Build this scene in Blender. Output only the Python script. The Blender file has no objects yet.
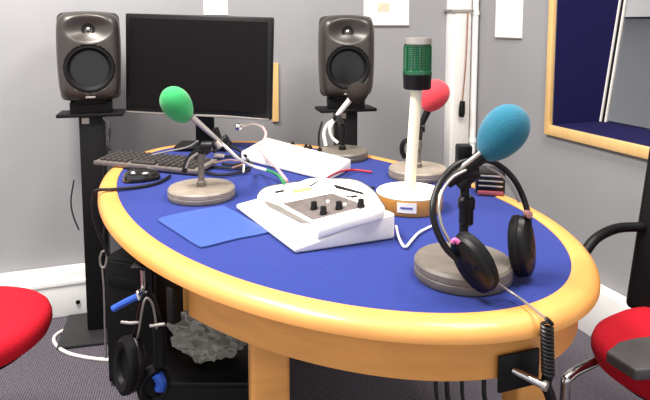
import bpy, bmesh, math, random
from mathutils import Vector, Matrix, noise
random.seed(7)
S = bpy.context.scene
COL = S.collection
R = math.radians

# ------------------------------------------------------------------ camera
HC, F, PITCH, YH = 1.2, 600.0, R(5.8), 25.0
CY = YH + F * math.tan(PITCH)
cd = bpy.data.cameras.new('camera'); cam = bpy.data.objects.new('camera', cd); COL.objects.link(cam)
cam.location = (0, 0, HC); cam.rotation_euler = (math.pi / 2 - PITCH, 0, 0)
cd.sensor_fit = 'HORIZONTAL'; cd.sensor_width = 36; cd.lens = 36 * F / 650
cd.shift_y = -(200 - CY) / 650; cd.clip_start = 0.02; cd.clip_end = 60
S.camera = cam

# ------------------------------------------------------------------ world, light, exposure
w = bpy.data.worlds.new('world'); S.world = w; w.use_nodes = True
w.node_tree.nodes['Background'].inputs[0].default_value = (0.95, 0.97, 1.0, 1)
w.node_tree.nodes['Background'].inputs[1].default_value = 0.66
def area(name, loc, rot, sx, sy, power, col):
    l = bpy.data.lights.new(name, 'AREA'); l.shape = 'RECTANGLE'; l.size = sx; l.size_y = sy; l.energy = power; l.color = col
    o = bpy.data.objects.new(name, l); o.location = loc; o.rotation_euler = rot; COL.objects.link(o); return o
area('ceiling_panel_light', (-0.95, 1.15, 2.62), (0, 0, R(20)), 0.6, 1.2, 70, (1, 0.965, 0.91))
area('ceiling_panel_light', (0.75, 1.2, 2.62), (0, 0, R(20)), 0.6, 1.2, 34, (1, 0.965, 0.91))
S.view_settings.view_transform = 'Standard'; S.view_settings.look = 'None'
S.view_settings.gamma = 1; S.view_settings.use_curve_mapping = False
S.view_settings.exposure = 0.85

# ------------------------------------------------------------------ helpers
def at(px, py, z):
    x = (px - 325) / F; y = -(py - CY) / F
    d = Vector((x, math.cos(PITCH) + y * math.sin(PITCH), -math.sin(PITCH) + y * math.cos(PITCH)))
    return Vector((0, 0, HC)) + d * ((z - HC) / d.z)
def atY(px, py, Y):
    x = (px - 325) / F; y = -(py - CY) / F
    d = Vector((x, math.cos(PITCH) + y * math.sin(PITCH), -math.sin(PITCH) + y * math.cos(PITCH)))
    return Vector((0, 0, HC)) + d * (Y / d.y)
def on_plane(px, py, p0, n):
    d = atY(px, py, 1.0) - Vector((0, 0, HC))
    t = (p0 - Vector((0, 0, HC))).dot(n) / d.dot(n)
    return Vector((0, 0, HC)) + d * t

def lin(c):
    return tuple(((v / 255) / 12.92 if v / 255 <= .04045 else ((v / 255 + .055) / 1.055) ** 2.4) for v in c) + (1,)
MATS = {}
def mat(name, rgb, rough=.5, metal=0, vary=.12, scale=30, bump=.0, spec=.5, coat=0, stretch=None, sheen=0):
    if name in MATS: return MATS[name]
    m = bpy.data.materials.new(name); m.use_nodes = True; nt = m.node_tree; b = nt.nodes['Principled BSDF']
    b.inputs['Roughness'].default_value = rough; b.inputs['Metallic'].default_value = metal
    b.inputs['Specular IOR Level'].default_value = spec; b.inputs['Coat Weight'].default_value = coat
    if sheen: b.inputs['Sheen Weight'].default_value = sheen
    tc = nt.nodes.new('ShaderNodeTexCoord'); mp = nt.nodes.new('ShaderNodeMapping'); nz = nt.nodes.new('ShaderNodeTexNoise')
    nz.inputs['Scale'].default_value = scale; nz.inputs['Detail'].default_value = 5
    if stretch: mp.inputs['Scale'].default_value = stretch
    nt.links.new(tc.outputs['Object'], mp.inputs[0]); nt.links.new(mp.outputs[0], nz.inputs['Vector'])
    rp = nt.nodes.new('ShaderNodeValToRGB'); c = lin(rgb)
    rp.color_ramp.elements[0].position = .3; rp.color_ramp.elements[1].position = .7
    rp.color_ramp.elements[0].color = tuple(v * (1 - vary) for v in c[:3]) + (1,)
    rp.color_ramp.elements[1].color = tuple(min(1, v * (1 + vary)) for v in c[:3]) + (1,)
    nt.links.new(nz.outputs['Fac'], rp.inputs[0]); nt.links.new(rp.outputs[0], b.inputs['Base Color'])
    if bump:
        bp = nt.nodes.new('ShaderNodeBump'); bp.inputs['Strength'].default_value = bump; bp.inputs['Distance'].default_value = .004
        nt.links.new(nz.outputs['Fac'], bp.inputs['Height']); nt.links.new(bp.outputs[0], b.inputs['Normal'])
    MATS[name] = m; return m

M_WALL = mat('wall_paint', (147, 146, 148), .75, vary=.04, scale=4, bump=.05)
M_WHITE = mat('white_plastic', (240, 234, 228), .4, vary=.03)
M_TRUNK = mat('white_trunking', (244, 241, 238), .5, vary=.03)
M_PAPER = mat('paper', (240, 238, 234), .8, vary=.02)
M_WOOD = mat('beech_wood', (218, 150, 76), .5, vary=.08, scale=9, stretch=(1, 1, 5), bump=.02, coat=.25)
M_LWOOD = mat('pale_wood', (226, 184, 122), .45, vary=.1, scale=14, stretch=(1, 1, .2))
M_BWOOD = mat('amber_wood', (218, 152, 74), .4, vary=.08, scale=14)
M_CREAM = mat('cream_wood', (238, 228, 200), .45, vary=.04, scale=20)
M_FELT = mat('blue_felt', (32, 46, 116), .9, vary=.1, scale=160, bump=.15, spec=.15, sheen=.1)
M_MAT = mat('translucent_blue_mat', (56, 80, 146), .45, vary=.05)
M_BLACK = mat('black_plastic', (12, 10, 11), .42, vary=.2, spec=.3)
M_SATIN = mat('satin_black_metal', (11, 10, 11), .5, vary=.2, scale=8, spec=.25)
M_RUBBER = mat('black_rubber', (9, 8, 9), .6, vary=.2, spec=.25)
M_SCREEN = mat('black_screen', (10, 6, 7), .5, vary=.1, spec=.15)
M_GENE = mat('dark_brown_grey_enamel', (62, 57, 54), .36, metal=.35, vary=.06, scale=60, spec=.6)
M_CONE = mat('speaker_cone', (14, 12, 11), .25, vary=.15, spec=.6)
M_DISC = mat('stone_grey_enamel', (138, 126, 114), .5, vary=.14, scale=40, bump=.05)
M_DARKDISC = mat('dark_grey_enamel', (104, 96, 88), .45, vary=.16, scale=40, bump=.05)
M_CHROME = mat('chrome', (200, 198, 196), .18, metal=1, vary=.03)
M_SILVER = mat('brushed_silver', (172, 164, 158), .35, metal=.7, vary=.08)
M_PANEL = mat('mixer_panel', (112, 103, 100), .4, metal=.3, vary=.15, scale=60)
M_RED = mat('red_fabric', (178, 16, 34), .85, vary=.14, scale=220, bump=.3, spec=.2)
M_FGREEN = mat('green_foam', (50, 146, 84), .95, vary=.08, scale=220, bump=.2, spec=.1, sheen=.2)
M_FTEAL = mat('teal_foam', (38, 100, 122), .95, vary=.08, scale=220, bump=.2, spec=.1, sheen=.2)
M_FRED = mat('red_foam', (206, 62, 72), .95, vary=.08, scale=220, bump=.2, spec=.1, sheen=.2)
M_FBLACK = mat('black_foam', (46, 40, 38), .95, vary=.2, scale=130, bump=.4, spec=.1)
M_LENS = mat('green_lens', (8, 78, 44), .2, vary=.15, scale=20, coat=.4)
M_NAVY = mat('navy_carpet_lining', (28, 25, 68), .95, vary=.14, scale=120, bump=.3, spec=.1)
M_CABW = mat('white_cable', (232, 226, 220), .45, vary=.03)
M_CABP = mat('pink_cable', (222, 160, 160), .45, vary=.03)
M_CABR = mat('red_cable', (176, 34, 44), .45, vary=.05)
M_CABG = mat('green_cable', (36, 130, 76), .45, vary=.05)
M_CABB = mat('black_cable', (20, 19, 20), .4, vary=.05)
M_BLUE = mat('blue_plastic', (40, 82, 178), .35, vary=.08)
M_PAD = mat('grey_arm_pad', (74, 70, 70), .5, vary=.12)
M_YEL = mat('yellow_label', (226, 206, 96), .6, vary=.04)
M_BRN = mat('brown_conduit', (140, 98, 74), .6, vary=.15)
M_KEYS = mat('dark_keys', (58, 53, 52), .5, vary=.15)
M_KBODY = mat('grey_keyboard_body', (112, 104, 98), .4, vary=.08)

def glass_mat():
    m = bpy.data.materials.new('window_glass'); m.use_nodes = True; nt = m.node_tree; nt.nodes.clear()
    o = nt.nodes.new('ShaderNodeOutputMaterial'); mx = nt.nodes.new('ShaderNodeMixShader')
    t = nt.nodes.new('ShaderNodeBsdfTransparent'); g = nt.nodes.new('ShaderNodeBsdfGlossy'); g.inputs['Roughness'].default_value = .03
    fr = nt.nodes.new('ShaderNodeFresnel'); fr.inputs[0].default_value = 1.3
    nt.links.new(fr.outputs[0], mx.inputs[0]); nt.links.new(t.outputs[0], mx.inputs[1]); nt.links.new(g.outputs[0], mx.inputs[2])
    nt.links.new(mx.outputs[0], o.inputs[0]); return m
M_GLASS = glass_mat()
def film_mat():
    m = bpy.data.materials.new('clear_plastic_film'); m.use_nodes = True; nt = m.node_tree; b = nt.nodes['Principled BSDF']
    nz = nt.nodes.new('ShaderNodeTexNoise'); nz.inputs['Scale'].default_value = 14; nz.inputs['Detail'].default_value = 6
    rp = nt.nodes.new('ShaderNodeValToRGB'); rp.color_ramp.elements[0].color = lin((88, 85, 76)); rp.color_ramp.elements[1].color = lin((205, 200, 188))
    tc = nt.nodes.new('ShaderNodeTexCoord'); nt.links.new(tc.outputs['Object'], nz.inputs['Vector'])
    nt.links.new(nz.outputs['Fac'], rp.inputs[0]); nt.links.new(rp.outputs[0], b.inputs['Base Color'])
    b.inputs['Roughness'].default_value = .25; b.inputs['Alpha'].default_value = .85; return m
M_FILM = film_mat()
def carpet_mat():
    m = bpy.data.materials.new('ribbed_carpet'); m.use_nodes = True; nt = m.node_tree; b = nt.nodes['Principled BSDF']
    tc = nt.nodes.new('ShaderNodeTexCoord'); mp = nt.nodes.new('ShaderNodeMapping'); mp.inputs['Rotation'].default_value = (0, 0, R(-12))
    wv = nt.nodes.new('ShaderNodeTexWave'); wv.inputs['Scale'].default_value = 38; wv.inputs['Distortion'].default_value = 1.2
    nz = nt.nodes.new('ShaderNodeTexNoise'); nz.inputs['Scale'].default_value = 110; nz.inputs['Detail'].default_value = 4
    mx = nt.nodes.new('ShaderNodeMix'); mx.data_type = 'FLOAT'; mx.inputs[0].default_value = .6
    rp = nt.nodes.new('ShaderNodeValToRGB'); rp.color_ramp.elements[0].position = .25; rp.color_ramp.elements[1].position = .75
    rp.color_ramp.elements[0].color = lin((70, 64, 72)); rp.color_ramp.elements[1].color = lin((112, 106, 114))
    L = nt.links; L.new(tc.outputs['Object'], mp.inputs[0]); L.new(mp.outputs[0], wv.inputs[0]); L.new(tc.outputs['Object'], nz.inputs[0])
    L.new(wv.outputs['Fac'], mx.inputs[2]); L.new(nz.outputs['Fac'], mx.inputs[3]); L.new(mx.outputs[0], rp.inputs[0]); L.new(rp.outputs[0], b.inputs['Base Color'])
    b.inputs['Roughness'].default_value = .95; b.inputs['Specular IOR Level'].default_value = .1
    bp = nt.nodes.new('ShaderNodeBump'); bp.inputs['Strength'].default_value = .4; bp.inputs['Distance'].default_value = .003
    L.new(mx.outputs[0], bp.inputs['Height']); L.new(bp.outputs[0], b.inputs['Normal']); return m
M_CARPET = carpet_mat()

def frame(loc, zdir, xhint=(1, 0, 0)):
    z = Vector(zdir).normalized(); x = Vector(xhint)
    x = x - z * x.dot(z)
    if x.length < 1e-4: x = Vector((0, 1, 0)) - z * z.y
    x.normalize(); y = z.cross(x)
    m = Matrix((x, y, z)).transposed().to_4x4(); m.translation = Vector(loc); return m

def smooth_path(pts, n=6):
    pts = [Vector(p) for p in pts]
    if len(pts) < 3: return pts
    out = []; q = [pts[0] * 2 - pts[1]] + pts + [pts[-1] * 2 - pts[-2]]
    for i in range(1, len(q) - 2):
        a, b, c, d = q[i - 1:i + 3]
        for k in range(n):
            t = k / n
            out.append(.5 * ((2 * b) + (c - a) * t + (2 * a - 5 * b + 4 * c - d) * t * t + (3 * b - a - 3 * c + d) * t ** 3))
    out.append(pts[-1]); return out

class MB:
    def __init__(s): s.bm = bmesh.new(); s.sm = False
    def add(s, verts, faces, m=None, smooth=True):
        vs = [s.bm.verts.new((m @ Vector(v)) if m else Vector(v)) for v in verts]
        for f in faces:
            try: fc = s.bm.faces.new([vs[i] for i in f]); fc.smooth = smooth
            except ValueError: pass
        return s
    def box(s, m, sx, sy, sz, bev=0.0, seg=2):
        b = bmesh.new(); bmesh.ops.create_cube(b, size=1, matrix=Matrix.Diagonal((sx, sy, sz, 1)))
        if bev: bmesh.ops.bevel(b, geom=list(b.edges), offset=bev, segments=seg, profile=.5, affect='EDGES')
        return s.merge(b, m, bool(bev))
    def merge(s, b, m, smooth=True):
        b.verts.ensure_lookup_table(); b.verts.index_update()
        if not isinstance(m, Matrix): m = Matrix.Translation(Vector(m))
        s.add([v.co.copy() for v in b.verts], [[v.index for v in f.verts] for f in b.faces], m, smooth); b.free(); return s
    def lathe(s, prof, m=None, n=40, cap=True, sx=1, sy=1):
        vs = []; fs = []
        for r, z in prof:
            for k in range(n):
                a = 2 * math.pi * k / n; vs.append((r * math.cos(a) * sx, r * math.sin(a) * sy, z))
        for i in range(len(prof) - 1):
            for k in range(n):
                k2 = (k + 1) % n; fs.append((i * n + k, i * n + k2, (i + 1) * n + k2, (i + 1) * n + k))
        if cap: fs.append(tuple(range(n))[::-1]); fs.append(tuple((len(prof) - 1) * n + k for k in range(n)))
        return s.add(vs, fs, m)
    def tube(s, pts, r, n=8, sm=6, closed=False):
        p = smooth_path(pts, sm) if sm > 1 else [Vector(q) for q in pts]
        rr = r if callable(r) else (lambda t: r)
        vs = []; fs = []; up = Vector((0, 0, 1)); prevx = None; N = len(p)
        for i, q in enumerate(p):
            t = (p[min(i + 1, N - 1)] - p[max(i - 1, 0)])
            if closed: t = p[(i + 1) % N] - p[i - 1]
            t.normalize()
            if prevx is None:
                x = t.cross(up)
                if x.length < .05: x = t.cross(Vector((1, 0, 0)))
            else: x = prevx - t * prevx.dot(t)
            x.normalize(); prevx = x; y = t.cross(x); rad = rr(i / max(1, N - 1))
            for k in range(n):
                a = 2 * math.pi * k / n; vs.append(q + x * math.cos(a) * rad + y * math.sin(a) * rad)
        M = N if closed else N - 1
        for i in range(M):
            j = (i + 1) % N
            for k in range(n):
                k2 = (k + 1) % n; fs.append((i * n + k, i * n + k2, j * n + k2, j * n + k))
        if not closed: fs.append(tuple(range(n))[::-1]); fs.append(tuple((N - 1) * n + k for k in range(n)))
        return s.add(vs, fs)
    def prism(s, poly, z0, z1, m=None, bev=0.0, seg=3):
        b = bmesh.new(); lo = [b.verts.new((p[0], p[1], z0(p) if callable(z0) else z0)) for p in poly]
        hi = [b.verts.new((p[0], p[1], z1(p) if callable(z1) else z1)) for p in poly]; n = len(poly)
        b.faces.new(lo[::-1]); top = b.faces.new(hi)
        for i in range(n): b.faces.new((lo[i], lo[(i + 1) % n], hi[(i + 1) % n], hi[i]))
        bmesh.ops.recalc_face_normals(b, faces=b.faces)
        if bev: bmesh.ops.bevel(b, geom=[e for e in b.edges], offset=bev, segments=seg, profile=.5, affect='EDGES', clamp_overlap=True)
        return s.merge(b, m or Matrix(), bool(bev))
    def build(s, name, material, parent=None, world=True, label=None, subsurf=0):
        bmesh.ops.recalc_face_normals(s.bm, faces=s.bm.faces)
        me = bpy.data.meshes.new(name)
        root = parent
        while root is not None and root.parent is not None: root = root.parent
        if world and root is not None:
            bmesh.ops.transform(s.bm, matrix=Matrix.LocRotScale(root.location, root.rotation_euler, None).inverted(), verts=s.bm.verts)
        ctr = None
        if parent is None and world:
            s.bm.verts.ensure_lookup_table()
            xs = [v.co for v in s.bm.verts]
            ctr = Vector(((min(v.x for v in xs) + max(v.x for v in xs)) / 2, (min(v.y for v in xs) + max(v.y for v in xs)) / 2, min(v.z for v in xs)))
            bmesh.ops.translate(s.bm, vec=-ctr, verts=s.bm.verts)
        s.bm.to_mesh(me); s.bm.free(); me.materials.append(material)
        o = bpy.data.objects.new(name, me); COL.objects.link(o)
        if ctr is not None: o.location = ctr
        if parent: o.parent = parent
        if label: o['label'] = label
        try: me.set_sharp_from_angle(angle=R(38))
        except Exception: pass
        if subsurf:
            md = o.modifiers.new('subdivision', 'SUBSURF'); md.levels = subsurf; md.render_levels = subsurf
        return o
def T(x, y, z): return Matrix.Translation((x, y, z))
def thing(name, label, cat, loc=(0, 0, 0), rz=0, group=None):
    o = bpy.data.objects.new(name, None); COL.objects.link(o); o.location = loc; o.rotation_euler = (0, 0, rz)
    o.empty_display_size = .05
    return tag(o, label, cat, group)
def tag(o, label, cat, group=None):
    o['label'] = label; o['category'] = cat
    if group: o['group'] = group
    return o
def struct(o): o['kind'] = 'structure'; return o
def copy_tree(o, parent=None):
    c = o.copy(); COL.objects.link(c); c.parent = parent
    for ch in list(o.children): copy_tree(ch, c)
    return c

# ------------------------------------------------------------------ room shell
YAW = R(20)
U = Vector((math.cos(YAW), math.sin(YAW), 0)); N = Vector((-math.sin(YAW), math.cos(YAW), 0)); Z = Vector((0, 0, 1))
PB = at(52, 318, 0) + N * .05                   # a point at the foot of the back wall (behind its trunking)
PR = at(600, 290, .2) + U * .05                 # a point at the foot of the right wall
CORNER = PB + U * (PR - PB).dot(U); CORNER.z = 0
def room(u, n, z): return CORNER + U * u + N * n + Z * z     # u<0 to the left along the back wall, n<0 towards the camera
RM = Matrix((U, N, Z)).transposed().to_4x4(); RM.translation = CORNER
H = 2.65
mb = MB(); mb.box(RM @ T(-1.2, -2.0, -.05), 6.4, 5.4, .1); struct(mb.build('floor', M_CARPET))
mb = MB(); mb.box(RM @ T(-1.55, .06, H / 2), 3.3, .12, H); struct(mb.build('wall_back', M_WALL))
# a point of the right wall: s metres towards the camera from the corner
def rwall(s, z, out=0.0): return room(out, -s, z)
def s_of(px, py):
    p = on_plane(px, py, CORNER, U); d = p - CORNER; return -d.dot(N), p.z
s0, z0 = s_of(552.5, 125); WS0, WZ0 = s0, z0           # window opening: near corner of the opening
WS1, WZ1 = WS0 + 1.35, 2.0; TH = .34
mb = MB()
def rb(sa, sb, za, zb, ta=0.0, tb=TH): mb.box(RM @ T((ta + tb) / 2, -(sa + sb) / 2, (za + zb) / 2), tb - ta, sb - sa, zb - za)
rb(-.12, WS0, 0, H, 0, .12); rb(WS1, 3.2, 0, H, 0, .12); rb(WS0, WS1, 0, WZ0, 0, .12); rb(WS0, WS1, WZ1, H, 0, .12)
struct(mb.build('wall_right', M_WALL))
mb = MB(); mb.box(RM @ T(-1.2, -1.9, H + .03), 6.4, 5.2, .06); struct(mb.build('ceiling', mat('ceiling_white', (235, 235, 232), .9, vary=.02)))
# lamps' housings
for lx, ly in ((-0.95, 1.15), (0.75, 1.2)):
    t = thing('ceiling_light', 'recessed ceiling light panel %s' % ('above the left of the table' if lx < 0 else 'above the right of the table'), 'ceiling light', (lx, ly, H - .005), YAW, 'ceiling light panels')
    for a, b, c, d in ((0, .62, .66, .02), (0, -.62, .66, .02), (.32, 0, .02, 1.24), (-.32, 0, .02, 1.24)):
        mb = MB(); mb.box(T(a, b, 0), c, d, .02); mb.build('frame', M_WHITE, t, world=False)
# trunking skirting
mb = MB(); mb.box(RM @ T(-1.6, -.03, .1), 3.2, .06, .2, .006); mb.box(RM @ T(-1.6, -.064, .145), 3.2, .006, .012); struct(mb.build('baseboard_back', M_TRUNK))
mb = MB(); mb.box(RM @ T(-.03, -1.5, .1), .06, 3.0, .2, .006); struct(mb.build('baseboard_right', M_TRUNK))
# window in the right wall
win = struct(bpy.data.objects.new('window_1', None)); COL.objects.link(win); win.location = rwall(WS0, WZ0)
def wbox(mb, sa, sb, za, zb, ta, tb, bev=0): mb.box(RM @ T((ta + tb) / 2, -(sa + sb) / 2, (za + zb) / 2), abs(tb - ta), abs(sb - sa), abs(zb - za), bev)
FW = .042; FH = .028
mb = MB(); wbox(mb, WS0 - FH, WS0, WZ0 - FW, WZ1 + FW, -.022, .0, .004); wbox(mb, WS1, WS1 + FW, WZ0 - FW, WZ1 + FW, -.022, 0, .004)
wbox(mb, WS0, WS1, WZ0 - FW, WZ0, -.022, 0, .004); wbox(mb, WS0, WS1, WZ1, WZ1 + FW, -.022, 0, .004)
pass
mb.build('window_frame', M_LWOOD, win)
KB, KT = .25, .43
def reveal_k(z): return KB + (KT - KB) * (z - WZ0) / (WZ1 - WZ0)
def side(s, sg):
    m_ = MB(); pts = [(0, WZ0), (reveal_k(WZ0) + .05, WZ0), (reveal_k(WZ1) + .05, WZ1), (0, WZ1)]
    v = [rwall(s, z, t) for t, z in pts] + [rwall(s + sg * .03, z, t) for t, z in pts]
    m_.add(v, [(0, 1, 2, 3), (7, 6, 5, 4)] + [(i, (i + 1) % 4, 4 + (i + 1) % 4, 4 + i) for i in range(4)], smooth=False); return m_
side(WS0 + .004, -1).build('reveal_lining', M_NAVY, win); side(WS1 - .004, 1).build('reveal_lining', M_NAVY, win)
mb = MB(); wbox(mb, WS0 - .03, WS1 + .03, WZ0 - .03, WZ0 + .003, .001, KB + .05); mb.build('window_sill', M_NAVY, win)
mb = MB(); wbox(mb, WS0 - .03, WS1 + .03, WZ1, WZ1 + .03, .005, KT + .05); mb.build('reveal_lining', M_NAVY, win)
def slant(sa, sb, za, zb, off0, off1, m_):
    v = []
    for t_ in (off0, off1):
        for s_, z_ in ((sa, za), (sb, za), (sb, zb), (sa, zb)): v.append(rwall(s_, z_, reveal_k(z_) + t_))
    m_.add(v, [(0, 1, 2, 3), (7, 6, 5, 4)] + [(i, (i + 1) % 4, 4 + (i + 1) % 4, 4 + i) for i in range(4)], smooth=False)
mb = MB(); slant(WS0 + .004, WS0 + .010, WZ0, WZ1, 0, .012, mb); slant(WS1 - .012, WS1, WZ0, WZ1, 0, .012, mb); mb.build('glazing_bead', M_WHITE, win, label='thin white glazing bead')
mb = MB(); slant(WS0 + .012, WS0 + .026, WZ0, WZ1, .006, .02, mb); mb.build('glazing_gasket', M_RUBBER, win, label='black glazing gasket')
mb = MB(); slant(WS0 + .026, WS0 + .031, WZ0, WZ1, .006, .02, mb); mb.build('glazing_bead', M_WHITE, win)
mb = MB(); slant(WS0 + .02, WS1, WZ0, WZ1, .012, .017, mb); mb.build('window_pane', M_GLASS, win)
# the room beyond the window: a grey wall with a white cupboard along its top
mb = MB(); mb.box(RM @ T(2.0, -1.6, H / 2), .1, 6.0, H); struct(mb.build('wall_beyond_window', M_WALL))
mb = MB(); pc = on_plane(648, 17, room(1.9, 0, 0), U); pl_ = on_plane(619, 16, room(1.9, 0, 0), U)
na = -(pl_ - CORNER).dot(N) - .25; nb_ = na + 1.6
mb.box(RM @ T(1.86, -(na + nb_) / 2, pc.z + .2), .16, nb_ - na, .4, .004)
t = tag(mb.build('wall_cupboard', M_WHITE), 'white wall box seen through the window at the top right', 'cupboard')
mb = MB(); mb.box(RM @ T(1.865, -(na + nb_) / 2, pc.z - .006), .17, nb_ - na, .012); mb.build('bottom_trim', M_RUBBER, t, label='dark edge under the white box')

# corner trunking (white column, brown conduit, white pipe)
def bx_back(px0, px1, py, dep, z0, z1, mb, bev=.003):
    a = on_plane(px0, py, CORNER, N); b = on_plane(px1, py, CORNER, N); ua, ub = (a - CORNER).dot(U), (b - CORNER).dot(U)
    mb.box(RM @ T((ua + ub) / 2, -dep / 2, (z0 + z1) / 2), ub - ua, dep, z1 - z0, bev); return (ua + ub) / 2, ub - ua
mb = MB(); bx_back(444.5, 463, 100, .06, .2, H, mb)
col_t = thing('cable_trunking', 'wide white vertical cable trunking in the room corner', 'trunking', room(-.15, -.03, .2))
mb.build('channel', M_TRUNK, col_t)
mb = MB(); bx_back(446.5, 461, 100, .068, .22, H - .02, mb); mb.build('lid', M_WHITE, col_t)
zz = on_plane(455, 11, CORNER, N).z
mb = MB(); bx_back(443.5, 465, 20, .078, zz - .006, zz + .006, mb, 0); mb.build('joint', M_SILVER, col_t, label='grey joint strip near the top')
mb = MB(); bx_back(464, 471, 100, .03, .2, H, mb); tag(mb.build('wooden_batten', M_BRN), 'narrow brown vertical batten beside the white corner trunking', 'batten')
mb = MB(); mb.tube([room(-.024, -.05, .2), room(-.024, -.05, H)], .017, 14, 1)
for z in (.6, 1.25, 1.9): mb.tube([room(-.024, -.05, z), room(-.024, -.05, z + .02)], .021, 14, 1)
tag(mb.build('conduit_pipe', M_TRUNK), 'slim white conduit pipe running up the room corner', 'pipe')
q0 = on_plane(461.5, 117, room(0, -.09, 0), N); q1 = on_plane(462.5, 101, room(0, -.09, 0), N); q2 = on_plane(466, 60, room(0, -.09, 0), N); q3 = on_plane(468, 12, room(0, -.09, 0), N)
t = thing('hanging_plug', 'black plug hanging on a thin cord in the room corner', 'plug', q0)
mb = MB(); mb.tube([q0, q0.lerp(q1, .3), q1], lambda t_: .012 + .004 * math.sin(t_ * 3), 10, 4); mb.build('plug_body', M_BLACK, t)
mb = MB(); mb.tube([q1, q2, q3], .0035, 6, 5); mb.build('cord', M_BRN, t)

# papers on the walls
def back_paper(px0, py0, px1, py1, th=.004, out=0):
    a = on_plane(px0, py0, CORNER, N); b = on_plane(px1, py1, CORNER, N); ua, ub = (a - CORNER).dot(U), (b - CORNER).dot(U)
    m_ = MB(); m_.box(RM @ T((ua + ub) / 2, -th / 2 - out, (a.z + b.z) / 2), ub - ua, th, abs(a.z - b.z)); return m_, ua, ub, a.z, b.z
m_, ua, ub, za, zb = back_paper(364, -30, 408.5, 25)
pp = thing('wall_poster', 'white paper poster on the back wall beside the right loudspeaker', 'poster', room((ua + ub) / 2, 0, zb))
m_.build('sheet', M_PAPER, pp)
m_, *_ = back_paper(377, 3, 389, 12, .001, .0045); m_.build('printed_mark', mat('faded_orange_print', (236, 196, 172), .8), pp, label='faint orange printed mark')
m_, ua, ub, za, zb = back_paper(363, 25, 408.5, 26.5, .007); m_.build('bottom_shadow', mat('shadow_grey', (120, 110, 110), .7), pp)  # thin shadow below the poster, painted as a grey strip
m_, ua, ub, za, zb = back_paper(203, -25, 228, 15); tag(m_.build('paper_notice', M_PAPER), 'white notice on the back wall showing above the monitor', 'notice')
m_, ua, ub, za, zb = back_paper(271.5, 63, 278, 121, .012); tag(m_.build('wooden_strip', M_LWOOD), 'short pale wooden strip on the wall right of the monitor', 'wooden strip')
sa, za = s_of(496, 37); sb, zb = s_of(522, 37)
pr = thing('wall_notice', 'white notice on the right wall left of the window', 'notice', rwall((sa + sb) / 2, za - .01))
mb = MB(); wbox(mb, sa, sb, za, za + .32, -.006, 0); mb.build('sheet', M_PAPER, pr)
mb = MB(); wbox(mb, sa, sb, za - .006, za, -.009, 0); mb.build('bottom_shadow', MATS['shadow_grey'], pr)  # same painted shadow strip below this notice
# small socket on the left trunking
p = on_plane(78, 302, CORNER - N * .067, N); mb = MB(); mb.lathe([(.0, 0), (.009, 0), (.009, .004), (.0, .004)], frame(p, -N), 16)
tag(mb.build('cable_port', M_BLACK), 'small dark round cable port in the white skirting trunking', 'cable port')

# ------------------------------------------------------------------ table
TC = Vector((-.0719, 1.6569)); TA, TB_, TTH = .799, .4628, 2.1575
HK = [1.0069, 0.0045, 0.0026, 0.0066, 0.0023, 0.008, 0.0019, -0.0027, 0.0012, -0.004, 0.0013]
def tin(t):
    r = HK[0] + sum(HK[2 * k - 1] * math.cos(k * t) + HK[2 * k] * math.sin(k * t) for k in range(1, 6))
    u, v = TA * r * math.cos(t), TB_ * r * math.sin(t); c, s = math.cos(TTH), math.sin(TTH)
    return Vector((TC.x + c * u - s * v, TC.y + s * u + c * v, 0))
def tout(t, off):
    d = tin(t + 1e-3) - tin(t - 1e-3); n = Vector((d.y, -d.x, 0)).normalized(); return tin(t) + n * off
TZ = .73
table = thing('studio_table', 'oval radio studio table with wooden rim and blue felt top', 'table', (TC.x, TC.y, 0))
NS = 160
def sweep(prof, t0=0, t1=2 * math.pi, closed=True, n=NS):
    m_ = MB(); vs = []; fs = []; P = len(prof); cnt = n if closed else n + 1
    for i in range(cnt):
        t = t0 + (t1 - t0) * i / n
        for off, z in prof: q = tout(t, off); vs.append((q.x, q.y, z))
    for i in range(n):
        j = (i + 1) % cnt
        for k in range(P): k2 = (k + 1) % P; fs.append((i * P + k, i * P + k2, j * P + k2, j * P + k))
    if not closed: fs.append(tuple(range(P))); fs.append(tuple((cnt - 1) * P + k for k in range(P))[::-1])
    m_.add(vs, fs); return m_
mb = MB(); poly = [tout(2 * math.pi * i / NS, -.0005) for i in range(NS)]; mb.prism(poly, .705, TZ - .001); mb.build('felt_top', M_FELT, table)
sweep([(0, .690), (0, TZ), (.004, TZ + .002), (.030, TZ + .001), (.040, TZ - .003), (.048, TZ - .010), (.052, TZ - .018), (.0525, TZ - .0265), (.050, TZ - .0285), (.022, TZ - .0285), (.018, .690)]).build('rim', M_WOOD, table)
def tang(px, py, z):
    q = at(px, py, z); best = min(range(720), key=lambda i: (tout(i * math.pi / 360, .03) - Vector((q.x, q.y, 0))).length); return best * math.pi / 360
def t_px(px):   # parameter on the near side whose outline falls on this column
    c = []
    for i in range(1440):
        q = tout(i * math.pi / 720, .03); x = 325 + F * q.x / q.y
        if abs(x - px) < 2.5: c.append((q.y + .01 * abs(x - px), i))
    return min(c)[1] * math.pi / 720
ta = t_px(176); tb = t_px(560)
APB = .622
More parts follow.
